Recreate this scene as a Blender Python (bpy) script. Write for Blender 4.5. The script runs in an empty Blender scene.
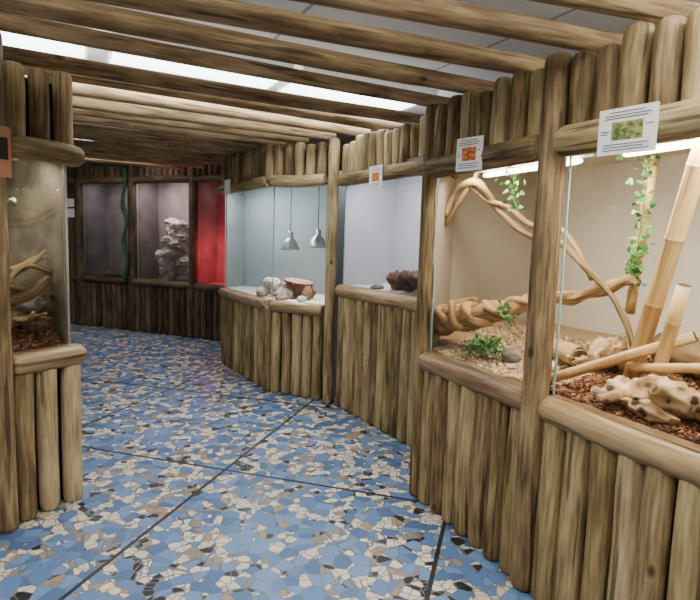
import bpy, math, random
from mathutils import Vector, Matrix, noise
random.seed(11)
SC=bpy.context.scene
V=Vector
# ------------------------------------------------------------------ camera
cam=bpy.data.cameras.new("camera"); co=bpy.data.objects.new("camera",cam); SC.collection.objects.link(co)
SC.camera=co
sr=.031; tp=.107
Rv=V((1,0,0)); Fv=V((0,math.cos(tp),-math.sin(tp))); Uv=V((0,math.sin(tp),math.cos(tp)))
cu=(Uv-sr*Rv).normalized(); cr=(Rv+sr*Uv).normalized()
M=Matrix((( cr.x,cu.x,-Fv.x,0),(cr.y,cu.y,-Fv.y,0),(cr.z,cu.z,-Fv.z,1.5),(0,0,0,1)))
co.matrix_world=M
cam.sensor_width=36; cam.lens=36*540/700; cam.clip_start=.05; cam.clip_end=60
# ------------------------------------------------------------------ frames
class Fr:
    def __init__(s,O,u,n):
        s.O=V((O[0],O[1],0)); s.u=V((u[0],u[1],0)).normalized(); s.n=V((n[0],n[1],0)).normalized()
    def P(s,a,d,z): return s.O+s.u*a+s.n*d+V((0,0,z))
FR=Fr((.394,3.076),(.42,-.9075),(.9075,.42))
FC=Fr((-.156,4.88),(.509,-.860),(.860,.509))
FDL=Fr((-1.58,6.44),(.53,-.848),(.848,.53))
FDR=Fr((-.811,5.21),(.9,-.436),(.436,.9))
FE=Fr((-4.445,8.81),(.924,-.382),(.382,.924))
FF=Fr((-1.658,2.585),(.481,.877),(-.877,.481))
FW=Fr((0,0),(1,0),(0,1))
# ------------------------------------------------------------------ materials
def new_mat(name):
    m=bpy.data.materials.new(name); m.use_nodes=True
    nt=m.node_tree; b=nt.nodes["Principled BSDF"]; return m,nt,b
def N(nt,t,**k):
    n=nt.nodes.new(t)
    for a,v in k.items(): setattr(n,a,v)
    return n
def ramp(nt,stops,interp='LINEAR'):
    r=N(nt,'ShaderNodeValToRGB'); e=r.color_ramp.elements; r.color_ramp.interpolation=interp
    e[0].position=stops[0][0]; e[0].color=(*stops[0][1],1)
    e[1].position=stops[1][0]; e[1].color=(*stops[1][1],1)
    for p,c in stops[2:]:
        x=e.new(p); x.color=(*c,1)
    return r
def wood_mat(name,dark,mid,light,rough=.7,knots=True,fine=70,grain=(1,.07),spec=.3):
    m,nt,b=new_mat(name); L=nt.links.new
    uv=N(nt,'ShaderNodeUVMap')
    mp=N(nt,'ShaderNodeMapping'); mp.inputs['Scale'].default_value=(grain[0],grain[1],1); L(uv.outputs[0],mp.inputs[0])
    n1=N(nt,'ShaderNodeTexNoise'); n1.inputs['Scale'].default_value=fine; n1.inputs['Detail'].default_value=5; L(mp.outputs[0],n1.inputs['Vector'])
    mp2=N(nt,'ShaderNodeMapping'); mp2.inputs['Scale'].default_value=(1,.25,1); L(uv.outputs[0],mp2.inputs[0])
    n2=N(nt,'ShaderNodeTexNoise'); n2.inputs['Scale'].default_value=9; n2.inputs['Detail'].default_value=4; L(mp2.outputs[0],n2.inputs['Vector'])
    at=N(nt,'ShaderNodeAttribute'); at.attribute_name='var'
    sep=N(nt,'ShaderNodeSeparateColor'); L(at.outputs['Color'],sep.inputs[0])
    a=N(nt,'ShaderNodeMath',operation='MULTIPLY_ADD'); L(n1.outputs['Fac'],a.inputs[0]); a.inputs[1].default_value=.62; a.inputs[2].default_value=-.05
    c=N(nt,'ShaderNodeMath',operation='MULTIPLY_ADD'); L(n2.outputs['Fac'],c.inputs[0]); c.inputs[1].default_value=.6; L(a.outputs[0],c.inputs[2])
    d=N(nt,'ShaderNodeMath',operation='MULTIPLY_ADD'); L(sep.outputs[0],d.inputs[0]); d.inputs[1].default_value=.26; L(c.outputs[0],d.inputs[2])
    r=ramp(nt,[(.42,dark),(.64,mid),(.92,light)]); L(d.outputs[0],r.inputs[0])
    col=r.outputs[0]
    mp3=N(nt,'ShaderNodeMapping'); mp3.inputs['Scale'].default_value=(1,.05,1); L(uv.outputs[0],mp3.inputs[0])
    n3=N(nt,'ShaderNodeTexNoise'); n3.inputs['Scale'].default_value=28; n3.inputs['Detail'].default_value=2; L(mp3.outputs[0],n3.inputs['Vector'])
    r3=ramp(nt,[(.35,(.2,.17,.15)),(.39,(1,1,1))]); L(n3.outputs['Fac'],r3.inputs[0])
    mx=N(nt,'ShaderNodeMix',data_type='RGBA',blend_type='MULTIPLY'); mx.inputs['Factor'].default_value=.75
    L(col,mx.inputs[6]); L(r3.outputs[0],mx.inputs[7]); col=mx.outputs[2]
    if knots:
        mp4=N(nt,'ShaderNodeMapping'); mp4.inputs['Scale'].default_value=(1,.6,1); L(uv.outputs[0],mp4.inputs[0])
        vo=N(nt,'ShaderNodeTexVoronoi'); vo.inputs['Scale'].default_value=5; L(mp4.outputs[0],vo.inputs['Vector'])
        r4=ramp(nt,[(.045,(.10,.07,.05)),(.10,(1,1,1))]); L(vo.outputs['Distance'],r4.inputs[0])
        m2=N(nt,'ShaderNodeMix',data_type='RGBA',blend_type='MULTIPLY'); m2.inputs['Factor'].default_value=.85
        L(col,m2.inputs[6]); L(r4.outputs[0],m2.inputs[7]); col=m2.outputs[2]
    m5=N(nt,'ShaderNodeMix',data_type='RGBA',blend_type='MULTIPLY'); L(sep.outputs[1],m5.inputs['Factor'])
    L(col,m5.inputs[6]); m5.inputs[7].default_value=(.88,.94,.76,1); col=m5.outputs[2]
    L(col,b.inputs['Base Color']); b.inputs['Roughness'].default_value=rough
    b.inputs['Specular IOR Level'].default_value=spec
    bp=N(nt,'ShaderNodeBump'); bp.inputs['Strength'].default_value=.4; bp.inputs['Distance'].default_value=.005
    L(c.outputs[0],bp.inputs['Height']); L(bp.outputs[0],b.inputs['Normal'])
    return m
def noise_mat(name,c1,c2,scale=10,rough=.8,detail=4,bump=.3,bd=.005,spec=.3,stretch=(1,1,1),holes=0):
    m,nt,b=new_mat(name); L=nt.links.new
    tc=N(nt,'ShaderNodeTexCoord'); mp=N(nt,'ShaderNodeMapping'); mp.inputs['Scale'].default_value=stretch
    L(tc.outputs['Object'],mp.inputs[0])
    n=N(nt,'ShaderNodeTexNoise'); n.inputs['Scale'].default_value=scale; n.inputs['Detail'].default_value=detail; L(mp.outputs[0],n.inputs['Vector'])
    r=ramp(nt,[(.35,c1),(.65,c2)]); L(n.outputs['Fac'],r.inputs[0]); col=r.outputs[0]; hgt=n.outputs['Fac']
    if holes:
        vo=N(nt,'ShaderNodeTexVoronoi'); vo.inputs['Scale'].default_value=holes; vo.inputs['Randomness'].default_value=1; L(mp.outputs[0],vo.inputs['Vector'])
        rh=ramp(nt,[(.16,(.10,.07,.045)),(.30,(1,1,1))]); L(vo.outputs['Distance'],rh.inputs[0])
        mm=N(nt,'ShaderNodeMix',data_type='RGBA',blend_type='MULTIPLY'); mm.inputs['Factor'].default_value=1; L(col,mm.inputs[6]); L(rh.outputs[0],mm.inputs[7]); col=mm.outputs[2]
        sm_=N(nt,'ShaderNodeMath',operation='MULTIPLY_ADD'); L(rh.outputs[0],sm_.inputs[0]); sm_.inputs[1].default_value=1.0; L(n.outputs['Fac'],sm_.inputs[2]); hgt=sm_.outputs[0]
    L(col,b.inputs['Base Color'])
    b.inputs['Roughness'].default_value=rough; b.inputs['Specular IOR Level'].default_value=spec
    if bump:
        bp=N(nt,'ShaderNodeBump'); bp.inputs['Strength'].default_value=bump; bp.inputs['Distance'].default_value=bd
        L(hgt,bp.inputs['Height']); L(bp.outputs[0],b.inputs['Normal'])
    return m
def plain(name,c,rough=.5,metal=0,spec=.5):
    m,nt,b=new_mat(name); b.inputs['Base Color'].default_value=(*c,1); b.inputs['Roughness'].default_value=rough
    b.inputs['Metallic'].default_value=metal; b.inputs['Specular IOR Level'].default_value=spec; return m
def emis(name,c,s):
    m,nt,b=new_mat(name); b.inputs['Base Color'].default_value=(*c,1); b.inputs['Emission Color'].default_value=(*c,1); b.inputs['Emission Strength'].default_value=s; return m
def var_mat(name,stops,rough=.8,spec=.3):
    m,nt,b=new_mat(name); L=nt.links.new
    at=N(nt,'ShaderNodeAttribute'); at.attribute_name='var'
    sep=N(nt,'ShaderNodeSeparateColor'); L(at.outputs['Color'],sep.inputs[0])
    r=ramp(nt,stops); L(sep.outputs[0],r.inputs[0]); L(r.outputs[0],b.inputs['Base Color'])
    b.inputs['Roughness'].default_value=rough; b.inputs['Specular IOR Level'].default_value=spec
    return m
LOG=wood_mat("log_wood",(.040,.024,.011),(.215,.142,.066),(.50,.38,.215))
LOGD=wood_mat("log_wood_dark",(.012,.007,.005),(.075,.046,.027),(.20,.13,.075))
BEAM=wood_mat("beam_wood",(.03,.018,.009),(.175,.112,.055),(.42,.30,.165))
END=noise_mat("log_end_grain",(.20,.135,.065),(.38,.27,.145),40,.8)
LEDGE=wood_mat("ledge_wood",(.04,.022,.011),(.19,.113,.055),(.40,.27,.145),rough=.35,spec=.5)
VINE=wood_mat("vine_wood",(.10,.05,.022),(.36,.21,.095),(.62,.43,.22),rough=.7,knots=False,fine=90,grain=(1,.12))
BRANCH=wood_mat("branch_wood",(.05,.03,.018),(.20,.12,.065),(.38,.25,.14),rough=.7,knots=False)
DARKBR=wood_mat("dark_root_wood",(.02,.009,.006),(.10,.042,.026),(.26,.15,.10),rough=.7,knots=False)
DRIFT=noise_mat("driftwood",(.30,.17,.075),(.68,.49,.28),10,.7,bump=.7,bd=.012,holes=13)
BAMBOO=wood_mat("bamboo_skin",(.35,.20,.07),(.58,.38,.16),(.75,.56,.28),rough=.4,knots=False,fine=50,grain=(1,.03))
BAMD=plain("bamboo_hollow",(.06,.035,.015),.9)
BACK=plain("gap_shade_board",(.008,.005,.003),.9)  # near-black sheet behind the logs, its colour paints the shade in the gaps
WALLR=noise_mat("vivarium_wall_cream",(.62,.575,.49),(.66,.615,.53),3,.75,bump=.05)
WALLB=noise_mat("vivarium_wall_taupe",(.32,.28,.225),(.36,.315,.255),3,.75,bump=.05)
WALLC=noise_mat("vivarium_wall_palegrey",(.46,.47,.50),(.51,.52,.55),3,.8,bump=.05)
WALLD=noise_mat("vivarium_wall_grey",(.31,.34,.35),(.35,.38,.39),3,.8,bump=.05)
WALLE=noise_mat("vivarium_wall_mauve",(.22,.19,.19),(.34,.29,.29),4,.8,bump=.05)
WALLF=noise_mat("vivarium_wall_bark",(.075,.065,.048),(.19,.16,.12),6,.85,bump=.4)
ROOM=noise_mat("room_paint",(.60,.58,.55),(.65,.63,.60),5,.8,bump=.03)
CHIPA=var_mat("bark_chip",[(0,(.05,.018,.010)),(.6,(.17,.062,.030)),(1,(.40,.20,.10))])
CHIPB=var_mat("beech_chip",[(0,(.26,.15,.08)),(.6,(.55,.39,.24)),(1,(.80,.66,.47))])
SAND=noise_mat("white_sand",(.62,.57,.48),(.80,.76,.68),60,.9,bump=.3)
SANDB=noise_mat("chip_bed_tan",(.25,.15,.08),(.5,.35,.2),70,.9)
SANDA=noise_mat("chip_bed_red",(.05,.02,.01),(.16,.06,.03),70,.9)
LEAF=var_mat("ivy_leaf",[(0,(.02,.09,.02)),(.6,(.07,.24,.05)),(1,(.22,.42,.12))],.45,.5)
STEM=plain("ivy_stem",(.10,.12,.04),.7)
ROCKW=noise_mat("pale_rock",(.50,.46,.40),(.80,.76,.70),18,.85,bump=.6,bd=.01)
ROCKG=noise_mat("grey_rock",(.10,.09,.08),(.28,.25,.22),18,.85,bump=.6,bd=.01)
BRICK=noise_mat("cork_slab",(.20,.10,.07),(.42,.24,.17),22,.85,bump=.7,bd=.01)
WHITE=plain("sign_white",(.80,.80,.78),.4)
INK=plain("sign_ink",(.05,.05,.06),.6)
ORANGE=plain("sign_orange",(.50,.22,.11),.5)
PICG=noise_mat("sign_photo_green",(.03,.09,.02),(.35,.30,.10),60,.5,bump=0)
PICO=noise_mat("sign_photo_red",(.25,.03,.01),(.7,.25,.06),70,.5,bump=0)
BLACK=plain("black_plastic",(.015,.015,.015),.5)
EDGE=plain("glass_edge",(.25,.42,.38),.2)
ALU=plain("lamp_aluminium",(.62,.64,.64),.30,.85)
TUBE=emis("lamp_tube_warm",(1,.90,.74),16)
TUBEC=emis("lamp_tube_cool",(.8,.93,1),14)
BULB=emis("heat_bulb",(1,.75,.45),6)
REDB=emis("red_bulb",(1,.30,.30),14)
DIFF=emis("light_diffuser",(.90,.96,1),5)
GREENV=noise_mat("green_vine",(.010,.035,.015),(.03,.09,.03),25,.7)
# glass
GLASS=bpy.data.materials.new("vivarium_glass"); GLASS.use_nodes=True
nt=GLASS.node_tree; nt.nodes.clear(); L=nt.links.new
o=N(nt,'ShaderNodeOutputMaterial'); tr=N(nt,'ShaderNodeBsdfTransparent'); tr.inputs[0].default_value=(.95,.98,.97,1)
gl=N(nt,'ShaderNodeBsdfGlossy'); gl.inputs['Roughness'].default_value=.012
fz=N(nt,'ShaderNodeFresnel'); fz.inputs['IOR'].default_value=1.75
mx=N(nt,'ShaderNodeMixShader'); L(fz.outputs[0],mx.inputs[0]); L(tr.outputs[0],mx.inputs[1]); L(gl.outputs[0],mx.inputs[2]); L(mx.outputs[0],o.inputs[0])
# floor
FLOOR,nt,b=new_mat("mosaic_floor"); L=nt.links.new
tc=N(nt,'ShaderNodeTexCoord')
SS,BS=18.5,14.0
small=N(nt,'ShaderNodeTexVoronoi'); small.inputs['Scale'].default_value=SS; L(tc.outputs['Object'],small.inputs['Vector'])
big=N(nt,'ShaderNodeTexVoronoi'); big.inputs['Scale'].default_value=BS; L(tc.outputs['Object'],big.inputs['Vector'])
sS=N(nt,'ShaderNodeSeparateColor'); L(small.outputs['Color'],sS.inputs[0])
sB=N(nt,'ShaderNodeSeparateColor'); L(big.outputs['Color'],sB.inputs[0])
rs=ramp(nt,[(0,(.58,.50,.37)),(.23,(.29,.205,.12)),(.37,(.53,.48,.385)),(.55,(.20,.18,.16)),(.63,(.60,.54,.44)),(.79,(.015,.015,.018)),(.92,(.09,.18,.36))],'CONSTANT'); L(sS.outputs[0],rs.inputs[0])
rb=ramp(nt,[(0,(.082,.165,.335)),(.35,(.056,.118,.25)),(.65,(.12,.21,.385))],'CONSTANT'); L(sB.outputs[1],rb.inputs[0])
gt=N(nt,'ShaderNodeMath',operation='LESS_THAN'); L(sB.outputs[0],gt.inputs[0]); gt.inputs[1].default_value=.45
mxf=N(nt,'ShaderNodeMix',data_type='RGBA'); L(gt.outputs[0],mxf.inputs['Factor']); L(rs.outputs[0],mxf.inputs[6]); L(rb.outputs[0],mxf.inputs[7])
def grout(scale,w):
    e=N(nt,'ShaderNodeTexVoronoi',feature='DISTANCE_TO_EDGE'); e.inputs['Scale'].default_value=scale; L(tc.outputs['Object'],e.inputs['Vector'])
    g=N(nt,'ShaderNodeMath',operation='LESS_THAN'); L(e.outputs['Distance'],g.inputs[0]); g.inputs[1].default_value=w; return g
g1=grout(SS,.035); g2=grout(BS,.026)
inv=N(nt,'ShaderNodeMath',operation='SUBTRACT'); inv.inputs[0].default_value=1; L(gt.outputs[0],inv.inputs[1])
ga=N(nt,'ShaderNodeMath',operation='MULTIPLY'); L(g1.outputs[0],ga.inputs[0]); L(inv.outputs[0],ga.inputs[1])
gb=N(nt,'ShaderNodeMath',operation='MAXIMUM'); L(ga.outputs[0],gb.inputs[0]); L(g2.outputs[0],gb.inputs[1])
mg=N(nt,'ShaderNodeMix',data_type='RGBA'); L(gb.outputs[0],mg.inputs['Factor']); L(mxf.outputs[2],mg.inputs[6]); mg.inputs[7].default_value=(.12,.13,.15,1)
def stripe(vx,vy,off,per,w):
    d=N(nt,'ShaderNodeVectorMath',operation='DOT_PRODUCT'); L(tc.outputs['Object'],d.inputs[0]); d.inputs[1].default_value=(vx,vy,0)
    a=N(nt,'ShaderNodeMath',operation='SUBTRACT'); L(d.outputs['Value'],a.inputs[0]); a.inputs[1].default_value=off-per/2
    mo=N(nt,'ShaderNodeMath',operation='FLOORED_MODULO'); L(a.outputs[0],mo.inputs[0]); mo.inputs[1].default_value=per
    s=N(nt,'ShaderNodeMath',operation='SUBTRACT'); L(mo.outputs[0],s.inputs[0]); s.inputs[1].default_value=per/2
    ab=N(nt,'ShaderNodeMath',operation='ABSOLUTE'); L(s.outputs[0],ab.inputs[0])
    l=N(nt,'ShaderNodeMath',operation='LESS_THAN'); L(ab.outputs[0],l.inputs[0]); l.inputs[1].default_value=w; return l
s1=stripe(.9613,-.2756,-.24,1.44,.011); s2=stripe(.2756,.9613,3.03,1.5,.011)
sm=N(nt,'ShaderNodeMath',operation='MAXIMUM'); L(s1.outputs[0],sm.inputs[0]); L(s2.outputs[0],sm.inputs[1])
mk_=N(nt,'ShaderNodeMix',data_type='RGBA'); L(sm.outputs[0],mk_.inputs['Factor']); L(mg.outputs[2],mk_.inputs[6]); mk_.inputs[7].default_value=(.02,.02,.024,1)
L(mk_.outputs[2],b.inputs['Base Color']); b.inputs['Roughness'].default_value=.36; b.inputs['Specular IOR Level'].default_value=.45
bp=N(nt,'ShaderNodeBump'); bp.inputs['Strength'].default_value=.25; bp.inputs['Distance'].default_value=.002; bp.invert=True; L(gb.outputs[0],bp.inputs['Height']); L(bp.outputs[0],b.inputs['Normal'])
# ceiling
CEIL,nt,b=new_mat("ceiling_tiles"); L=nt.links.new
tc=N(nt,'ShaderNodeTexCoord'); mp=N(nt,'ShaderNodeMapping'); mp.inputs['Rotation'].default_value=(0,0,-math.radians(28)); L(tc.outputs['Object'],mp.inputs[0])
br=N(nt,'ShaderNodeTexBrick'); br.offset=0; br.inputs['Scale'].default_value=1; br.inputs['Brick Width'].default_value=1.2; br.inputs['Row Height'].default_value=.6; br.inputs['Mortar Size'].default_value=.012
br.inputs['Color1'].default_value=(.80,.77,.75,1); br.inputs['Color2'].default_value=(.76,.73,.72,1); br.inputs['Mortar'].default_value=(.36,.34,.34,1)
L(mp.outputs[0],br.inputs['Vector']); L(br.outputs[0],b.inputs['Base Color']); b.inputs['Roughness'].default_value=.8
# ------------------------------------------------------------------ mesh builder
class MB:
    def __init__(s): s.v=[]; s.f=[]; s.m=[]; s.uv=[]; s.var=[]; s.mats=[]; s.sm=[]
    def mi(s,mat):
        if mat not in s.mats: s.mats.append(mat)
        return s.mats.index(mat)
    def face(s,idx,mat,uvs=None,var=(.5,.0),smooth=True):
        s.f.append(tuple(idx)); s.m.append(s.mi(mat)); s.sm.append(smooth)
        for i in range(len(idx)):
            s.uv.append(uvs[i] if uvs else (0,0)); s.var.append(var)
    def add(s,p): s.v.append((p[0],p[1],p[2])); return len(s.v)-1
    def quad(s,pts,mat,var=(.5,0)):
        s.face([s.add(p) for p in pts],mat,None,var,False)
    def box(s,fr,a0,a1,d0,d1,z0,z1,mat):
        c=[s.add(fr.P(a,d,z)) for z in (z0,z1) for a,d in ((a0,d0),(a1,d0),(a1,d1),(a0,d1))]
        for q in ((0,1,2,3),(4,5,6,7),(0,1,5,4),(1,2,6,5),(2,3,7,6),(3,0,4,7)): s.face([c[i] for i in q],mat,[(0,0),(.3,0),(.3,.3),(0,.3)],(.5,0),False)
    def tube(s,pts,rad,mat,cap=None,seg=14,lobes=0,lamp=0,twist=0,rough=.03,var=None,bev=True,nf=6):
        pts=[V(p) for p in pts]; n=len(pts)
        if var is None: var=(random.random(),random.random()*.8)
        off=random.random()*40; off2=random.random()*40; sd=V((random.random()*50,random.random()*50,0))
        t=(pts[1]-pts[0]).normalized(); x=t.orthogonal().normalized(); prev=t; dist=0; rings=[]; cap=cap or mat
        ds=[]
        for i,p in enumerate(pts):
            if i==0: t=(pts[1]-pts[0]).normalized()
            elif i==n-1: t=(pts[-1]-pts[-2]).normalized()
            else: t=(pts[i+1]-pts[i-1]).normalized()
            if i: dist+=(p-pts[i-1]).length
            q=prev.rotation_difference(t); x=(q@x); x=(x-t*x.dot(t)).normalized(); prev=t; y=t.cross(x)
            r0=rad[i] if hasattr(rad,'__len__') else rad
            ring=[]
            for k in range(seg):
                a=2*math.pi*k/seg
                r=r0*(1+rough*2*noise.noise(V((math.cos(a)*1.3,math.sin(a)*1.3,dist*nf))+sd))
                if lobes: r*=1+lamp*math.cos(lobes*a+twist*dist)
                ring.append(s.add(p+(x*math.cos(a)+y*math.sin(a))*r))
            rings.append(ring); ds.append(dist)
        rr=max(rad) if hasattr(rad,'__len__') else rad
        for i in range(n-1):
            for k in range(seg):
                k2=(k+1)%seg; ua=k/seg*2*math.pi*rr+off; ub=(k+1)/seg*2*math.pi*rr+off
                s.face([rings[i][k],rings[i][k2],rings[i+1][k2],rings[i+1][k]],mat,[(ua,ds[i]+off2),(ub,ds[i]+off2),(ub,ds[i+1]+off2),(ua,ds[i+1]+off2)],var)
        for ring in (rings[0][::-1],rings[-1]): s.face(ring,cap,None,var,False)
    def log(s,p0,p1,r,mat,cap=None,seg=16,var=None,step=.14,bow=.012):
        p0=V(p0);p1=V(p1);ax=p1-p0;Ln=ax.length;t=ax.normalized();side=t.orthogonal().normalized(); s2=t.cross(side)
        n=max(3,int(Ln/step)); pts=[];rad=[]
        b1=random.uniform(-bow,bow);b2=random.uniform(-bow,bow); tp_=random.uniform(-.05,.05)
        fr=[0,.006/Ln,.016/Ln,.035/Ln]+[i/n for i in range(1,n)]+[1-.035/Ln,1-.016/Ln,1-.006/Ln,1]
        for f_ in fr:
            w=math.sin(math.pi*f_); pts.append(p0+ax*f_+side*b1*w+s2*b2*w)
            e=min(f_,1-f_)*Ln
            k=.66 if e<.004 else (.82 if e<.012 else .94 if e<.02 else 1)
            rad.append(r*k*(1+tp_*(f_-.5)*2))
        s.tube(pts,rad,mat,cap or END,seg,rough=.03,var=var)
    def blob(s,c,size,rot,mat,amp=.25,fq=2.2,seg=20,rings=14,var=(.5,0),ridge=False):
        c=V(c); R_=Matrix.Rotation(rot[2],3,'Z')@Matrix.Rotation(rot[1],3,'Y')@Matrix.Rotation(rot[0],3,'X')
        sd=V((random.random()*60,random.random()*60,random.random()*60)); g=[]
        for i in range(rings+1):
            th=math.pi*i/rings; row=[]
            for k in range(seg):
                ph=2*math.pi*k/seg
                d=V((math.sin(th)*math.cos(ph),math.sin(th)*math.sin(ph),math.cos(th)))
                nz=noise.noise(d*fq+sd); 
                if ridge: nz=.5-2*abs(nz)
                nz+=.4*noise.noise(d*fq*2.5+sd)
                p=d*(1+amp*nz); p=V((p.x*size[0],p.y*size[1],p.z*size[2]))
                row.append(s.add(c+R_@p))
            g.append(row)
        for i in range(rings):
            for k in range(seg):
                k2=(k+1)%seg; s.face([g[i][k],g[i+1][k],g[i+1][k2],g[i][k2]],mat,[(k/seg*.4,i/rings*.3),(k/seg*.4,(i+1)/rings*.3),((k+1)/seg*.4,(i+1)/rings*.3),((k+1)/seg*.4,i/rings*.3)],var)
    def lathe(s,c,prof,mat,seg=24,axis=None):
        c=V(c); rs=[[s.add(c+V((r*math.cos(2*math.pi*k/seg),r*math.sin(2*math.pi*k/seg),z))) for k in range(seg)] for r,z in prof]
        for i in range(len(rs)-1):
            for k in range(seg):
                k2=(k+1)%seg; s.face([rs[i][k],rs[i][k2],rs[i+1][k2],rs[i+1][k]],mat)
    def build(s,name,parent=None):
        me=bpy.data.meshes.new(name); me.from_pydata(s.v,[],s.f); 
        for m in s.mats: me.materials.append(m)
        me.polygons.foreach_set('material_index',s.m); me.polygons.foreach_set('use_smooth',s.sm)
        ul=me.uv_layers.new(name='UVMap'); ul.data.foreach_set('uv',[c for u in s.uv for c in u])
        ca=me.color_attributes.new('var','FLOAT_COLOR','CORNER'); ca.data.foreach_set('color',[c for v in s.var for c in (v[0],v[1],0,1)])
        me.update(); ob=bpy.data.objects.new(name,me); SC.collection.objects.link(ob)
        if parent: ob.parent=parent
        return ob
def empty(name):
    e=bpy.data.objects.new(name,None); SC.collection.objects.link(e); return e
def cat(pts,sub=6):
    pts=[V(p) for p in pts]; P=[pts[0]*2-pts[1]]+pts+[pts[-1]*2-pts[-2]]; out=[]
    for i in range(1,len(P)-2):
        for k in range(sub):
            t=k/sub; a,b_,c,d=P[i-1],P[i],P[i+1],P[i+2]
            out.append(.5*((2*b_)+(c-a)*t+(2*a-5*b_+4*c-d)*t*t+(3*b_-a-3*c+d)*t**3))
    out.append(pts[-1]); return out
def interp(vals,n):
    o=[]
    for i in range(n):
        t=i/(n-1)*(len(vals)-1); k=min(int(t),len(vals)-2); o.append(vals[k]+(vals[k+1]-vals[k])*(t-k))
    return o
def area_fr(name,fr,a0,a1,d,z,td,tz,w,power,col,parent):
    l=bpy.data.lights.new(name,'AREA'); l.shape='RECTANGLE'; l.size=a1-a0; l.size_y=w; l.energy=power; l.color=col
    ob=bpy.data.objects.new(name,l); SC.collection.objects.link(ob)
    c=fr.P((a0+a1)/2,d,z); zz=-(fr.P((a0+a1)/2,td,tz)-c).normalized(); xx=fr.u; yy=zz.cross(xx).normalized()
    ob.matrix_world=Matrix(((xx.x,yy.x,zz.x,c.x),(xx.y,yy.y,zz.y,c.y),(xx.z,yy.z,zz.z,c.z),(0,0,0,1)))
    ob.parent=parent; return ob
# ------------------------------------------------------------------ room shell
def shell(name,fr,a0,a1,d0,d1,z0,z1,mat):
    m=MB(); m.box(fr,a0,a1,d0,d1,z0,z1,mat); return m.build(name)
shell("floor",FW,-8,4,-2.5,11,-.1,0,FLOOR)
CZ=2.75
shell("ceiling",FW,-8,4,-2.5,11,CZ,CZ+.1,CEIL)
shell("wall_back",FW,-8,4,11,11.1,0,CZ,ROOM)
shell("wall_left",FW,-8.1,-8,-2.5,11,0,CZ,ROOM)
shell("wall_right",FW,4,4.1,-2.5,11,0,CZ,ROOM)
shell("wall_front",FW,-8,4,-2.6,-2.5,0,CZ,ROOM)
# ------------------------------------------------------------------ log facade helpers
def row(mb,fr,a0,a1,z0,z1,r=.053,d=.05,mat=LOG,jt=.02):
    n=max(1,round((a1-a0)/(2*r*1.06))); w=(a1-a0)/n
    for i in range(n):
        a=a0+(i+.5)*w; rr=min(r,w/2*.97)*random.uniform(.88,1.0)
        mb.log(fr.P(a,d+random.uniform(-.01,.01),z0),fr.P(a+random.uniform(-.004,.004),d,z1+random.uniform(-jt,jt)),rr,mat,bow=.006)
def facade(mb,fr,a0,a1,zl,zr,zt,mat=LOG,ledge=LEDGE,r=.053,low=True,railr=.055):
    row(mb,fr,a0,a1,.0,zl-.085,r,.055,mat,.006)
    mb.box(fr,a0,a1,.105,.115,.0,zl-.06,BACK)
    mb.log(fr.P(a0,.035,zl-.055),fr.P(a1,.035,zl-.055),.055,ledge)
    mb.box(fr,a0,a1,.03,.11,zl-.06,zl-.004,ledge)
    row(mb,fr,a0,a1,zr+.06,zt,r,.055,mat,.025)
    mb.box(fr,a0,a1,.105,.115,zr+.02,zt-.06,BACK)
    mb.log(fr.P(a0,.02,zr+railr),fr.P(a1,.02,zr+railr),railr,mat)
def glass(fr,a0,a1,z0,z1,parent,d=.075,name="glass_pane"):
    m=MB(); m.quad([fr.P(a0,d,z0),fr.P(a1,d,z0),fr.P(a1,d,z1),fr.P(a0,d,z1)],GLASS)
    for a in (a0,a1-.006): m.box(fr,a,a+.006,d-.004,d+.004,z0,z1,EDGE)
    return m.build(name,parent)
def chips(mb,fr,a0,a1,d0,d1,zf,n,mat,size=.012):
    for _ in range(n):
        a=random.uniform(a0,a1); d=random.uniform(d0,d1); c=fr.P(a,d,zf(a,d)+random.uniform(0,.008))
        R_=Matrix.Rotation(random.random()*6.28,3,'Z')@Matrix.Rotation(random.gauss(0,.5),3,'X')@Matrix.Rotation(random.gauss(0,.5),3,'Y')
        sx=size*random.uniform(.5,1.4); sy=size*random.uniform(.4,.9); sz=size*random.uniform(.12,.3); vr=(random.random(),0)
        ids=[mb.add(c+R_@V((x*sx*(1 if zq<0 else .75),y*sy*(1 if zq<0 else .8),zq*sz))) for zq in (-1,1) for x,y in ((-1,-.8),(.8,-1),(1,.9),(-.7,1))]
        for q in ((4,5,6,7),(0,1,5,4),(1,2,6,5),(2,3,7,6),(3,0,4,7)): mb.face([ids[i] for i in q],mat,None,vr,False)
def bed(mb,fr,a0,a1,d0,d1,zf,mat,na=30,nd=16):
    g=[[mb.add(fr.P(a0+(a1-a0)*i/na,d0+(d1-d0)*j/nd,zf(a0+(a1-a0)*i/na,d0+(d1-d0)*j/nd))) for j in range(nd+1)] for i in range(na+1)]
    for i in range(na):
        for j in range(nd): mb.face([g[i][j],g[i+1][j],g[i+1][j+1],g[i][j+1]],mat)
def vwall(mb,p,q,z0,z1,mat):
    mb.quad([V((p[0],p[1],z0)),V((q[0],q[1],z0)),V((q[0],q[1],z1)),V((p[0],p[1],z1))],mat)
def post(parent,fr,a,d,r,z1,mat=LOG):
    m=MB(); m.log(fr.P(a,d,0),fr.P(a,d,z1),r,mat,seg=20,bow=.006,var=(random.uniform(.1,.5),random.random()*.5)); return m.build("corner_post",parent)
def mk(name,fn,parent=None):
    m=MB(); fn(m); return m.build(name,parent)
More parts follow.
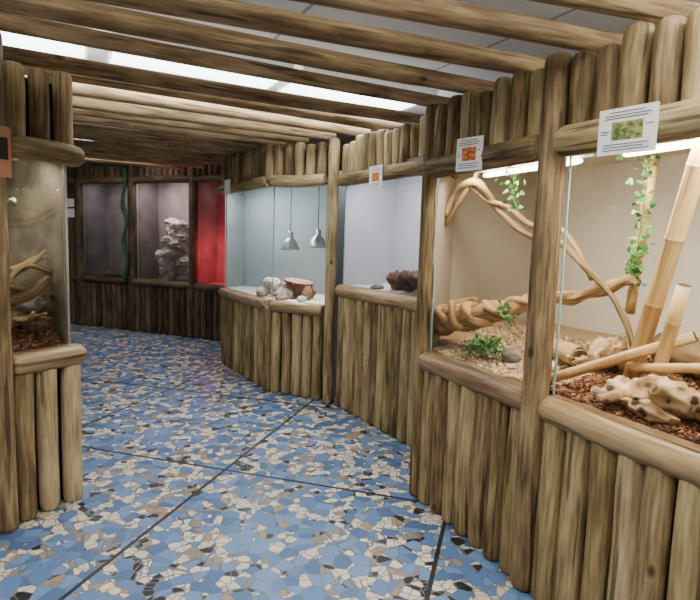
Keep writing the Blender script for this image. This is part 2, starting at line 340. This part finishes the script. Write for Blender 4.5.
# ================================================================== RIGHT TERRARIUM (B + A)
TR=empty("corner_terrarium")
m=MB()
facade(m,FR,.03,.87,.89,1.86,2.25)
pa=FR.P(-.03,.08,0); pb=FC.P(1.50,.07,0); dv=(pb-pa)
fret=Fr(pa[:2],dv[:2],(-dv.y,dv.x))
row(m,fret,.02,dv.length-.02,0,.80,.05,.0); row(m,fret,.02,dv.length-.02,1.92,2.26,.05,.0)
m.build("log_front",TR)
m=MB(); facade(m,FR,.97,2.7,.89,1.86,2.25,railr=.06); m.build("log_front",TR)
glass(FR,.03,.87,.89,1.92,TR); glass(FR,.97,2.7,.89,1.92,TR)
m=MB()
l1=FR.P(.0,.10,0); l2=FR.P(-.36,.47,0); l3=FR.P(-.30,1.1,0); l3b=FR.P(-.2,1.18,0); l4=FR.P(2.7,1.18,0); l5=FR.P(2.7,.08,0)
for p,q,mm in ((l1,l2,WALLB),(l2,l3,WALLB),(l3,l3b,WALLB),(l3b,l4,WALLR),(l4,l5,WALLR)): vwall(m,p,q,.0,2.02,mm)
m.quad([FR.P(-.37,.09,2.02),FR.P(2.7,.09,2.02),FR.P(2.7,1.18,2.02),FR.P(-.37,1.18,2.02)],WALLR)
m.build("back_panels",TR)
zfR=lambda a,d: .885+.10*min(1,max(0,(d-.08)/.6))+.012*noise.noise(V((a*7,d*7,0)))
m=MB(); bed(m,FR,.0,.92,.09,1.17,zfR,SANDB,36,30); bed(m,FR,-.35,.0,.47,1.17,zfR,SANDB,10,20); m.face([m.add(FR.P(0,.1,.885)),m.add(FR.P(0,.47,.95)),m.add(FR.P(-.36,.47,.95))],SANDB)
chips(m,FR,.0,.92,.095,.8,zfR,4600,CHIPB,.010); chips(m,FR,-.3,.0,.47,.8,zfR,600,CHIPB,.010); m.build("beech_chip_bed",TR)
m=MB(); bed(m,FR,.92,2.68,.09,1.17,zfR,SANDA,44,30); chips(m,FR,.92,1.9,.095,1.0,zfR,6000,CHIPA,.013); m.build("bark_chip_bed",TR)
m=MB(); 
for a0,a1 in ((.12,.8),(1.02,1.72)):
    m.log(FR.P(a0,.32,1.895),FR.P(a1,.32,1.895),.013,TUBE,TUBE,12,bow=0); m.box(FR,a0-.03,a1+.03,.28,.36,1.915,2.0,WHITE)
m.build("tube_lamp",TR)
area_fr("lamp_light",FR,-.0,.85,.24,1.90,.62,.9,.10,16,(1,.86,.67),TR)
area_fr("lamp_light",FR,.95,1.9,.24,1.90,.62,.9,.10,32,(1,.91,.77),TR)
post(TR,FR,.92,.03,.056,2.27); post(TR,FR,-.01,.045,.042,2.27)
def vine_coil(m):
    P=cat([FR.P(-.12,.26,.98),FR.P(-.03,.19,1.04),FR.P(.07,.17,1.10),FR.P(.18,.20,1.105),FR.P(.31,.22,1.14),FR.P(.45,.3,1.19),FR.P(.55,.38,1.245),FR.P(.68,.42,1.26),FR.P(.83,.42,1.30),FR.P(1.03,.42,1.38)],10)
    core=interp([.03,.055,.06,.058,.05,.038,.032,.028,.03,.026],len(P))
    m.tube(P,core,VINE,lobes=2,lamp=.28,twist=30,seg=22,rough=.12)
    for ph,k in ((0,.36),(2.8,.38)):
        H=[]; q=P[2:60]
        for i in range(len(q)-1):
            t=(q[i+1]-q[i]).normalized(); x=t.cross(V((0,0,1))).normalized(); y=t.cross(x); a=i*k+ph+.4*math.sin(i*.23+ph); rr=core[i+2]*(.95 if i<40 else .8); H.append(q[i]+(x*math.cos(a)+y*math.sin(a))*rr)
        H=cat(H,2); m.tube(H,interp([.018,.036,.028,.038,.024,.03,.012],len(H)),VINE,lobes=2,lamp=.15,twist=35,seg=12,rough=.14,var=(random.uniform(.3,.9),0))
    Q=cat([FR.P(-.05,.22,1.05),FR.P(-.03,.26,1.13),FR.P(.05,.3,1.17),FR.P(.13,.3,1.2)],5); m.tube(Q,interp([.035,.028,.014],len(Q)),VINE,lobes=2,lamp=.2,twist=20,seg=12,rough=.15)
mk("twisted_vine",vine_coil)
def vine2(m):
    P=cat([FR.P(-.12,.32,.97),FR.P(-.15,.30,1.35),FR.P(-.14,.26,1.67),FR.P(-.13,.3,1.81),FR.P(.0,.3,1.86),FR.P(.12,.3,1.84),FR.P(.17,.4,1.70),FR.P(.42,.4,1.56),FR.P(.63,.4,1.53),FR.P(.8,.4,1.41),FR.P(.92,.4,1.33),FR.P(1.03,.4,1.20),FR.P(1.1,.42,1.0)],8)
    m.tube(P[16:],interp([.018,.02,.022,.024,.017,.017,.016,.015,.014,.013,.014],len(P)-16),BRANCH,lobes=2,lamp=.15,twist=30,seg=12,rough=.1)
    Q=cat([FR.P(.02,.3,1.85),FR.P(.12,.35,1.76),FR.P(.24,.4,1.72),FR.P(.40,.42,1.62),FR.P(.6,.42,1.60),FR.P(.72,.42,1.50),FR.P(.82,.42,1.36)],6)
    m.tube(Q,interp([.012,.014,.015,.013,.012],len(Q)),BRANCH,seg=10,rough=.1)
    Q=cat([FR.P(-.145,.26,1.62),FR.P(-.05,.3,1.78),FR.P(.05,.32,1.90),FR.P(.1,.3,2.0)],6); m.tube(Q,.016,BRANCH,seg=10,rough=.1)
mk("liana_branch",vine2)
def bamboo(name,p0,p1,r,nod=.24):
    m=MB(); p0=V(p0);p1=V(p1);L_=(p1-p0).length; pts=[];rad=[]; s0=random.uniform(.05,.12)
    stops=[0]; x=s0
    while x<L_-.03:
        stops+= [x-.012,x-.004,x,x+.004,x+.012]; x+=nod
    stops.append(L_)
    for s in stops:
        k=min([abs((s-s0)-round((s-s0)/nod)*nod)]); pts.append(p0+(p1-p0)*(s/L_)); rad.append(r*(1.10 if k<.001 else 1.05 if k<.006 else 1.0))
    m.tube(pts,rad,BAMBOO,BAMD,seg=20,rough=.004,var=(random.uniform(.1,.4),0)); return m.build(name)
bamboo("bamboo_pole",FR.P(1.10,.37,.95),FR.P(1.42,.25,1.99),.034,.27)
bamboo("bamboo_pole",FR.P(.97,.5,1.22),FR.P(1.03,.5,2.0),.022,.22)
bamboo("bamboo_pole",FR.P(1.25,.32,1.0),FR.P(1.345,.29,1.38),.025,.19)
bamboo("bamboo_pole",FR.P(.86,.13,.915),FR.P(1.36,.36,1.19),.021,.25)
bamboo("bamboo_pole",FR.P(1.16,.30,1.03),FR.P(1.7,.26,1.15),.018,.2)
def drift(parts,mat=DRIFT,ridge=True,amp=.4,fq=1.6):
    def f(m):
        for (a,d,z),sz,rt in parts: m.blob(FR.P(a,d,z),sz,rt,mat,amp,fq,32,22,ridge=ridge)
    return f
def limbs(m,c,n,r,ln,mat=DRIFT,up=.3):
    for i in range(n):
        a=random.uniform(-1,1)*3.14; d=V((math.cos(a),math.sin(a),random.uniform(-.1,up))).normalized(); pts=[V(c)+d*.02]
        for k in range(3): d=(d+V([random.gauss(0,.3) for _ in range(3)])).normalized(); pts.append(pts[-1]+d*ln/3)
        for p in pts: p.z=max(p.z,c[2]-.02)
        P=cat(pts,4); m.tube(P,interp([r,r*.75,r*.4],len(P)),mat,seg=12,rough=.12,lobes=2,lamp=.15,twist=15)
def dw1(m):
    drift([((1.20,.19,.955),(.075,.055,.05),(.2,.1,.9)),((1.31,.21,.975),(.09,.065,.06),(.1,-.2,.4)),((1.43,.19,.985),(.09,.06,.055),(0,.3,-.3)),((1.55,.22,1.0),(.09,.06,.06),(0,-.4,-.9)),((1.36,.14,.93),(.10,.04,.035),(0,.1,-1.1))],amp=.35,fq=1.4)(m)
    for c in ((1.22,.18,.96),(1.40,.17,.97)): limbs(m,FR.P(*c),2,.026,.12)
mk("driftwood",dw1)
def dw2(m):
    drift([((.90,.42,1.03),(.05,.05,.07),(0,.4,.2)),((.98,.42,1.06),(.05,.05,.055),(0,-.3,.6)),((1.0,.50,1.0),(.10,.05,.05),(0,.1,1.1)),((.84,.38,.99),(.08,.045,.03),(0,.1,.4))],amp=.42,fq=1.6)(m)
    limbs(m,FR.P(.93,.42,1.03),6,.022,.15)
mk("driftwood",dw2)
def tubebark(p0,p1,r,mat):
    def f(m):
        p0_,p1_=V(p0),V(p1); ax=(p1_-p0_); pts=[p0_+ax*i/8 for i in range(9)]
        m.tube(pts,[r*(1+.1*noise.noise(V((i*.7,3,1)))) for i in range(9)],mat,BAMD,seg=18,rough=.12,nf=12)
        t=ax.normalized()
        for e,sg in ((p0_,-1),(p1_,1)):
            m.tube([e-t*sg*.001,e+t*sg*.006],[r,r*.84],mat,BAMD,seg=18,rough=.05)
    return f
mk("cork_bark_tube",tubebark(FR.P(.58,.44,1.0),FR.P(.86,.34,1.0),.048,VINE))
mk("cork_bark_tube",tubebark(FR.P(1.0,.72,1.06),FR.P(1.34,.56,1.06),.075,BRANCH))
mk("cork_bark_tube",tubebark(FR.P(1.40,.42,1.05),FR.P(1.7,.6,1.06),.07,BRANCH))
mk("rock",lambda m:(m.blob(FR.P(.74,.24,.95),(.06,.045,.035),(0,0,.4),ROCKW,.25)))
mk("rock",lambda m:(m.blob(FR.P(.52,.24,.95),(.05,.05,.035),(0,0,.1),ROCKG,.25)))
mk("rock",lambda m:(m.blob(FR.P(1.50,.8,1.07),(.15,.09,.10),(0,0,.1),ROCKG,.3)))
def ivy(name,pts,n,spread,size=.02,parent=None):
    m=MB(); P=cat(pts,8); m.tube(P,.0025,STEM,seg=6,rough=.02)
    for _ in range(n):
        c=P[int(random.random()*len(P))]+V([random.gauss(0,spread) for _ in range(3)])
        R_=Matrix.Rotation(random.random()*6.28,3,'Z')@Matrix.Rotation(random.uniform(.3,1.6),3,'X')@Matrix.Rotation(random.gauss(0,.4),3,'Y')
        sc=size*random.uniform(.6,1.25); vr=(random.random(),0)
        out=[(0,-.15),(.55,-.5),(.95,0),(.6,.35),(.5,.9),(0,1.35),(-.5,.9),(-.6,.35),(-.95,0),(-.55,-.5)]
        ce=m.add(c+R_@V((0,.25*sc,-.18*sc))); ids=[m.add(c+R_@V((x*sc,y*sc,0))) for x,y in out]
        for i in range(len(ids)): m.face([ce,ids[i],ids[(i+1)%len(ids)]],LEAF,None,vr,False)
    return m.build(name,parent)
ivy("hanging_ivy",[FR.P(1.03,.46,1.98),FR.P(1.045,.44,1.8),FR.P(1.03,.44,1.6),FR.P(1.02,.45,1.45),FR.P(1.0,.45,1.36)],150,.02,.017)
ivy("hanging_ivy",[FR.P(.25,.3,1.99),FR.P(.33,.28,1.92),FR.P(.39,.3,1.84),FR.P(.36,.33,1.75),FR.P(.40,.33,1.70)],80,.03,.016)
ivy("hanging_ivy",[FR.P(.75,.45,1.98),FR.P(.82,.5,1.95),FR.P(.9,.5,1.97)],24,.02,.018)
ivy("moss_plant",[FR.P(.30,.14,.94),FR.P(.38,.15,.98),FR.P(.44,.17,1.0),FR.P(.46,.2,.97)],240,.024,.013)
ivy("moss_plant",[FR.P(.42,.24,1.18),FR.P(.46,.24,1.16),FR.P(.5,.25,1.10)],70,.018,.013)
# ================================================================== CENTRE TERRARIUM (C)
TC=empty("centre_terrarium"); m=MB(); facade(m,FC,.05,1.46,1.12,1.98,2.365); m.build("log_front",TC)
m=MB(); B_=.62
pc=[FC.P(.04,.08,0),FC.P(.04,B_,0),FC.P(1.46,B_,0),FC.P(1.46,.08,0)]
for i in range(3): vwall(m,pc[i],pc[i+1],0,2.12,WALLC)
m.quad([FC.P(.04,.09,2.12),FC.P(1.46,.09,2.12),FC.P(1.46,B_,2.12),FC.P(.04,B_,2.12)],WALLC); m.build("back_panels",TC)
zfC=lambda a,d:1.105+.015*noise.noise(V((a*6,d*6,4)))+.04*max(0,d-.1)
m=MB(); bed(m,FC,.05,1.45,.09,.61,zfC,SAND,24,12); m.build("sand_bed",TC)
glass(FC,.05,1.46,1.12,2.05,TC)
m=MB(); m.log(FC.P(.3,.18,2.08),FC.P(1.2,.18,2.08),.014,TUBEC,TUBEC,12,bow=0); m.box(FC,.26,1.24,.15,.21,2.09,2.115,WHITE); m.build("tube_lamp",TC)
area_fr("lamp_light",FC,.2,1.3,.2,2.05,.45,1.1,.08,11,(.98,.96,1),TC)
def roots(m):
    for i in range(16):
        a=random.uniform(.60,1.2); d=random.uniform(.18,.36); c=FC.P(a,d,1.12+.08*random.random())
        pts=[c]; dr=V((random.uniform(-1,1),random.uniform(-1,1),random.uniform(-.1,.8))).normalized()
        for k in range(3): dr=(dr+V([random.gauss(0,.3) for _ in range(3)])).normalized(); pts.append(pts[-1]+dr*.05)
        for p in pts: p.z=max(p.z,1.11)
        P=cat(pts,4); m.tube(P,interp([.035,.03,.018],len(P)),DARKBR,lobes=2,lamp=.2,twist=20,seg=10,rough=.15)
    for i in range(14): m.blob(FC.P(.60+.045*i,random.uniform(.2,.36),1.14+.009*i+random.uniform(0,.06)),(.085,.06,.05),(random.random(),random.random(),i),DARKBR,.4,1.8,18,12,var=(random.random(),0),ridge=True)
mk("root_wood",roots)
mk("stone",lambda m:m.blob(FC.P(.42,.2,1.12),(.06,.05,.025),(0,0,0),ROCKG,.2))
post(TC,FC,-.03,-.01,.05,2.41); post(TC,FC,1.47,.04,.045,2.38)
# ================================================================== BAY TERRARIUM (D)
TD=empty("bay_terrarium"); m=MB()
facade(m,FDL,.02,1.42,.91,2.0,2.40); facade(m,FDR,.03,.61,.91,2.0,2.40)
m.log(FDR.P(0,.04,0),FDR.P(0,.04,.85),.05,LOG); m.log(FDR.P(0,.04,2.05),FDR.P(0,.04,2.40),.05,LOG)
m.build("log_front",TD)
pd=[FDL.P(.03,.09,0),V((-1.36,6.80,0)),V((.46,5.50,0)),FDR.P(.62,.09,0)]
m=MB()
for i in range(3): vwall(m,pd[i],pd[i+1],0,2.15,WALLD)
m.face([m.add(V((p.x,p.y,2.15))) for p in (pd[0],pd[1],pd[2],pd[3],FDR.P(.03,.09,0))],WALLD,smooth=False); m.build("back_panels",TD)
m=MB(); m.face([m.add(V((p.x,p.y,.905))) for p in (pd[0],pd[1],pd[2],pd[3],FDR.P(.0,.07,0))],SAND,smooth=False); m.build("sand_bed",TD)
glass(FDL,.02,1.43,.91,2.05,TD); glass(FDR,.02,.62,.91,2.05,TD)
m=MB(); m.log(FDL.P(.3,.2,2.08),FDL.P(1.2,.2,2.08),.014,TUBEC,TUBEC,12,bow=0); m.box(FDL,.26,1.24,.17,.23,2.09,2.12,WHITE); m.build("tube_lamp",TD)
area_fr("lamp_light",FDL,.1,1.3,.2,2.05,.5,.9,.08,15,(.90,.98,1),TD)
def heat_lamp(a,d,z):
    m=MB(); c=FDR.P(a,d,z)
    m.lathe(c,[(.095,-.07),(.098,-.068),(.088,-.04),(.06,.02),(.032,.05),(.028,.055),(.028,.10),(.022,.115),(.004,.118)],ALU)
    m.lathe(c,[(.093,-.07),(.057,.018),(.02,.045)],WHITE)
    m.blob(c+V((0,0,-.01)),(.028,.028,.034),(0,0,0),BULB,.0)
    m.log(c+V((0,0,.112)),V((c.x,c.y,2.14)),.004,BLACK,BLACK,8,bow=0)
    return m.build("heat_lamp")
heat_lamp(.04,.35,1.47); heat_lamp(.36,.35,1.50)
for a in (.04,.36):
    l=bpy.data.lights.new("heat_lamp_light",'SPOT'); l.energy=14; l.spot_size=1.9; l.color=(1,.94,.84); l.shadow_soft_size=.04
    ob=bpy.data.objects.new("heat_lamp_light",l); SC.collection.objects.link(ob); ob.location=FDR.P(a,.35,1.39); ob.parent=TD
def slab(m):
    m.blob(FDR.P(.12,.40,1.08),(.17,.10,.022),(.1,.12,-.3),BRICK,.3); m.blob(FDR.P(-.02,.42,.98),(.05,.06,.09),(0,0,.4),BRICK,.2); m.blob(FDR.P(.24,.36,.97),(.05,.06,.08),(0,0,.4),BRICK,.2); m.blob(FDR.P(.12,.5,.98),(.14,.03,.09),(0,0,-.3),BRICK,.2)
mk("bark_shelter",slab)
mk("pale_stone",lambda m:[m.blob(FDR.P(-.30+.05*i,.36+.05*(i%3),.95+.05*((i*2)%4)),(.065,.06,.05),(0,0,i),ROCKW,.35,ridge=True) for i in range(7)])
mk("pale_stone",lambda m:m.blob(FDR.P(.28,.2,.93),(.05,.04,.03),(0,0,0),ROCKW,.2))
mk("water_bowl",lambda m:m.lathe(FDR.P(.05,.18,.907),[(.0,.006),(.055,.006),(.065,.03),(.07,.03),(.062,0)],BRICK))
mk("cork_log",lambda m:m.log(FDL.P(.75,.3,.95),FDL.P(1.05,.4,.95),.05,BRANCH,END))
# ================================================================== BACK TERRARIUMS (E)
TE=empty("night_terrarium"); m=MB()
segs=[(-1.4,-.05),(.05,1.06),(1.18,2.22),(2.34,2.92),(3.0,3.9)]
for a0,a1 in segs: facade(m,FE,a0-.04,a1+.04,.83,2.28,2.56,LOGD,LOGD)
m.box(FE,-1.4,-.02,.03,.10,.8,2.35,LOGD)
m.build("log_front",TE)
for a in (0.,1.12,2.28,2.96): post(TE,FE,a,.03,.065,2.58,LOGD)
m=MB()
for a0,a1,mm in ((.0,1.12,WALLE),(1.12,2.28,WALLE),(2.28,2.96,WALLE)):
    vwall(m,FE.P(a0,.1,0),FE.P(a0,.6,0),.7,2.4,mm); vwall(m,FE.P(a0,.6,0),FE.P(a1,.6,0),.7,2.4,mm); vwall(m,FE.P(a1,.6,0),FE.P(a1,.1,0),.7,2.4,mm)
    m.quad([FE.P(a0,.1,.80),FE.P(a1,.1,.80),FE.P(a1,.6,.80),FE.P(a0,.6,.80)],SANDB)
    m.quad([FE.P(a0,.1,2.4),FE.P(a1,.1,2.4),FE.P(a1,.6,2.4),FE.P(a0,.6,2.4)],BLACK)
m.build("back_panels",TE)
for a0,a1 in segs[1:4]: glass(FE,a0,a1,.83,2.32,TE)
area_fr("lamp_light",FE,.2,.9,.2,2.35,.4,.9,.1,3,(.95,.84,.90),TE)
area_fr("lamp_light",FE,1.3,2.1,.2,2.35,.4,.9,.1,11,(1,.82,.82),TE)
l=bpy.data.lights.new("red_lamp_light",'POINT'); l.energy=15; l.color=(1,.07,.10); l.shadow_soft_size=.07
ob=bpy.data.objects.new("red_lamp_light",l); SC.collection.objects.link(ob); ob.location=FE.P(2.66,.35,1.25); ob.parent=TE
def spile(m):
    for i in range(24):
        h=i/23; m.blob(FE.P(1.70+random.uniform(-.36,.30)*(1-.6*h),random.uniform(.28,.42),.86+.85*h),(.17-.06*h,.11,.07),(random.gauss(0,.5),random.gauss(0,.4),i),ROCKW,.5,1.5,24,16,ridge=True)
    for i in range(7):
        h=random.random(); c=FE.P(1.7+random.uniform(-.2,.2),.33,.95+.7*h); limbs(m,c,1,.035,.28,ROCKW,1.0)
mk("stone_pile",spile)
mk("stone_pile",lambda m:[m.blob(FE.P(.3+.12*i,.3,.85),(.09,.07,.05),(0,0,i),ROCKG,.3) for i in range(4)])
mk("red_heat_bulb",lambda m:(m.blob(FE.P(2.72,.33,1.45),(.05,.05,.065),(0,0,0),REDB,0),m.lathe(FE.P(2.72,.33,1.50),[(.02,0),(.025,.05),(.02,.07),(0,.07)],BLACK),m.log(FE.P(2.72,.33,1.57),FE.P(2.72,.33,2.39),.006,BLACK,BLACK,8,bow=0)))
mk("green_vine",lambda m:m.tube(cat([FE.P(1.05,-.06,.8),FE.P(1.10,-.06,1.1),FE.P(1.04,-.06,1.4),FE.P(1.09,-.06,1.7),FE.P(1.02,-.06,2.0),FE.P(1.08,-.06,2.3),FE.P(1.05,-.05,2.52)],6),.028,GREENV,seg=12,rough=.15,lobes=2,lamp=.2,twist=12))
# ================================================================== LEFT TERRARIUM (F)
TF=empty("left_terrarium"); m=MB()
facade(m,FF,-1.2,-.08,.89,1.85,2.33); facade(m,FF,.03,.42,.89,1.85,2.33)
side=Fr(FF.P(.42,.05,0)[:2],FF.n[:2],(-FF.u)[:2])
row(m,side,0,.95,0,.8,.05,.04); row(m,side,0,.95,1.9,2.33,.05,.04); m.log(side.P(0,.03,.835),side.P(.95,.03,.835),.05,LEDGE)
m.build("log_front",TF)
m=MB()
pf=[FF.P(.37,.09,0),FF.P(.37,.95,0),FF.P(-1.2,.95,0),FF.P(-1.2,.09,0)]
for i in range(3): vwall(m,pf[i],pf[i+1],0.5,1.98,WALLF)
m.quad([FF.P(.37,.1,1.98),FF.P(-1.2,.1,1.98),FF.P(-1.2,.95,1.98),FF.P(.37,.95,1.98)],WALLF); m.build("back_panels",TF)
zfF=lambda a,d:.885+.17*min(1,max(0,(d-.1)/.28))+.012*noise.noise(V((a*7,d*7,9)))
m=MB(); bed(m,FF,-1.19,.36,.1,.94,zfF,SANDA,30,16); chips(m,FF,-.5,.36,.1,.8,zfF,3500,CHIPA,.013); m.build("bark_chip_bed",TF)
glass(FF,-1.2,-.05,.89,1.9,TF); glass(FF,.02,.37,.89,1.9,TF)
mk("window_trim",lambda m:(m.box(FF,.355,.37,.065,.085,.89,1.9,ALU)),TF)
m=MB(); m.log(FF.P(-.6,.2,1.92),FF.P(.25,.2,1.92),.014,TUBE,TUBE,12,bow=0); m.build("tube_lamp",TF)
area_fr("lamp_light",FF,-.5,.3,.2,1.88,.5,.9,.08,9,(1,.88,.72),TF)
def brF(m):
    for pts,r in (([FF.P(-.2,.45,1.0),FF.P(.0,.4,1.15),FF.P(.18,.3,1.28),FF.P(.34,.22,1.38)],.026),([FF.P(.0,.3,1.0),FF.P(.1,.25,1.12),FF.P(.22,.2,1.16),FF.P(.34,.2,1.25)],.03),([FF.P(-.02,.42,1.0),FF.P(.06,.4,1.3),FF.P(.04,.42,1.6),FF.P(.12,.35,1.9)],.010),
      ([FF.P(-.1,.5,1.2),FF.P(.1,.45,1.22),FF.P(.3,.3,1.17)],.022),([FF.P(.1,.2,1.22),FF.P(.2,.18,1.32),FF.P(.33,.16,1.28)],.014),([FF.P(.08,.2,1.3),FF.P(.2,.22,1.30),FF.P(.34,.22,1.40)],.018)):
        P=cat(pts,6); m.tube(P,interp([r,r*.9,r*.7],len(P)),BRANCH,lobes=2,lamp=.15,twist=20,seg=12,rough=.1)
mk("climbing_branch",brF)
def wl(m):
    m.blob(FF.P(.1,.25,1.05),(.13,.06,.06),(0,0,1.0),BRANCH,.3); m.blob(FF.P(.26,.2,1.01),(.08,.05,.05),(0,0,.3),DARKBR,.3); m.blob(FF.P(.2,.4,1.11),(.1,.07,.05),(0,0,2.3),DARKBR,.3); m.blob(FF.P(.3,.3,1.10),(.07,.06,.05),(0,0,1.3),ROCKG,.3)
    limbs(m,FF.P(.15,.22,1.04),8,.018,.16,BRANCH)
mk("driftwood",wl)
ivy("hanging_ivy",[FF.P(.0,.3,1.93),FF.P(.06,.2,1.86),FF.P(.08,.2,1.75),FF.P(.10,.2,1.6)],90,.03,.018)
post(TF,FF,-.02,.02,.05,2.42)
# ================================================================== SIGNS
def sign(fr,a0,a1,z0,z1,d,board=WHITE,pic=PICG,name="info_sign"):
    m=MB(); m.box(fr,a0,a1,d,d+.008,z0,z1,board); e=d-.0015; w=a1-a0; h=z1-z0
    if pic:
        m.quad([fr.P(a0+w*.24,e,z0+h*.30),fr.P(a0+w*.78,e,z0+h*.30),fr.P(a0+w*.78,e,z0+h*.70),fr.P(a0+w*.24,e,z0+h*.70)],pic)
        for y,x0,x1 in ((.9,.2,.8),(.83,.1,.9),(.77,.1,.85),(.20,.1,.9),(.14,.1,.8),(.08,.1,.9),(.5,.05,.2),(.44,.05,.18),(.58,.82,.95)):
            m.quad([fr.P(a0+w*x0,e,z0+h*y),fr.P(a0+w*x1,e,z0+h*y),fr.P(a0+w*x1,e,z0+h*(y+.02)),fr.P(a0+w*x0,e,z0+h*(y+.02))],INK)
    return m.build(name)
def sfr(c,ang): a=math.radians(ang); return Fr(c[:2],(math.cos(a),math.sin(a)),(-math.sin(a),math.cos(a)))
sign(sfr(FR.P(1.245,-.09,0),-52),0,.19,1.82,1.97,0); sign(sfr(FR.P(.40,-.075,0),-50),0,.15,1.855,2.01,0,pic=PICO)
sign(FC,.62,.80,1.92,2.09,-.045,pic=PICO); sign(FDL,.35,.52,1.98,2.14,-.05,pic=None)
sign(FE,-.28,-.08,1.93,2.06,.015,pic=None); sign(FE,-.28,-.08,1.76,1.90,.015,pic=None)
m=MB(); m.box(FF,-.12,.02,-.05,-.042,1.75,1.98,ORANGE)
m.quad([FF.P(-.11,-.052,1.83),FF.P(.005,-.052,1.83),FF.P(.005,-.052,1.93),FF.P(-.11,-.052,1.93)],BLACK); m.build("info_sign")
# ================================================================== CEILING BEAMS
def beam(x0,y0,x1,y1,z,ext0,ext1,r=.044):
    a=V((x0,y0,z)); b_=V((x1,y1,z)); t=(b_-a).normalized(); m=MB(); m.log(a-t*ext0,b_+t*ext1,r*random.uniform(.94,1.06),BEAM,step=.3,bow=.02,seg=18,var=(random.uniform(.2,.9),random.random()*.4)); return m.build("ceiling_log_beam")  # ceiling pole lying on the log fronts, below the ceiling tiles
beam(.68,1.865,1.17,2.006,2.33,2.2,.6)
beam(-.167,1.925,.867,2.2545,2.33,1.6,.5)
beam(-.794,1.968,.717,2.557,2.33,1.2,.4)
beam(-1.26,2.048,.48,2.887,2.335,.9,.5)
beam(-1.63,2.566,.458,3.70,2.455,.9,.4)
beam(-1.9,2.98,.374,4.206,2.455,1.1,.3)
beam(-1.707,3.45,.16,4.53,2.455,1.8,.3)
for ex,ey in ((-.134,4.86),(-.45,5.05),(-.72,5.28),(-.93,5.62),(-1.15,5.95),(-1.38,6.3),(-1.6,6.7),(-1.9,7.05),(-2.3,7.35),(-2.7,7.6)):
    beam(ex-4*.8746,ey-4*.4848,ex,ey,2.48,.3,.3)
# ================================================================== CEILING LIGHT PANELS
def panel(cx,cy,ang=28,w=1.18,h=.56,up=14,dn=26,col=(1,.97,.92)):
    a=math.radians(ang); fr=Fr((cx,cy),(math.cos(a),math.sin(a)),(-math.sin(a),math.cos(a))); m=MB()
    m.box(fr,-w/2,w/2,-h/2,h/2,CZ-.06,CZ-.002,WHITE)
    m.quad([fr.P(-w/2+.02,-h/2+.02,CZ-.062),fr.P(w/2-.02,-h/2+.02,CZ-.062),fr.P(w/2-.02,h/2-.02,CZ-.062),fr.P(-w/2+.02,h/2-.02,CZ-.062)],DIFF)
    ob=m.build("ceiling_light_panel")
    area_fr("panel_light",fr,-w/2,w/2,0,CZ-.08,0.001,0,h,dn,col,ob)
    if up: area_fr("ceiling_fill_light",fr,-w/2,w/2,0,CZ-.24,0.001,CZ,h,up,col,ob)  # added upward fill to brighten the ceiling; the panel itself only shines down
ca,sa=math.cos(math.radians(28)),math.sin(math.radians(28))
for k in (-1.3,0,1.25): panel(-1.1+k*ca,3.95+k*sa,up=10,dn=15,col=(.95,.98,1))
for k in (-2.0,0): panel(-3.3+k*ca,7.2+k*sa,up=8,dn=12)
panel(-.5,.6,up=45,dn=24,col=(1,.95,.87)); panel(-2.6,1.2,up=16,dn=16); panel(1.3,1.0,up=75,dn=14,col=(1,.95,.87))  # unseen panels added out of view to light the ceiling and near logs
w=bpy.data.worlds.new("world"); SC.world=w; w.use_nodes=True; w.node_tree.nodes['Background'].inputs[0].default_value=(.6,.65,.7,1); w.node_tree.nodes['Background'].inputs[1].default_value=.2
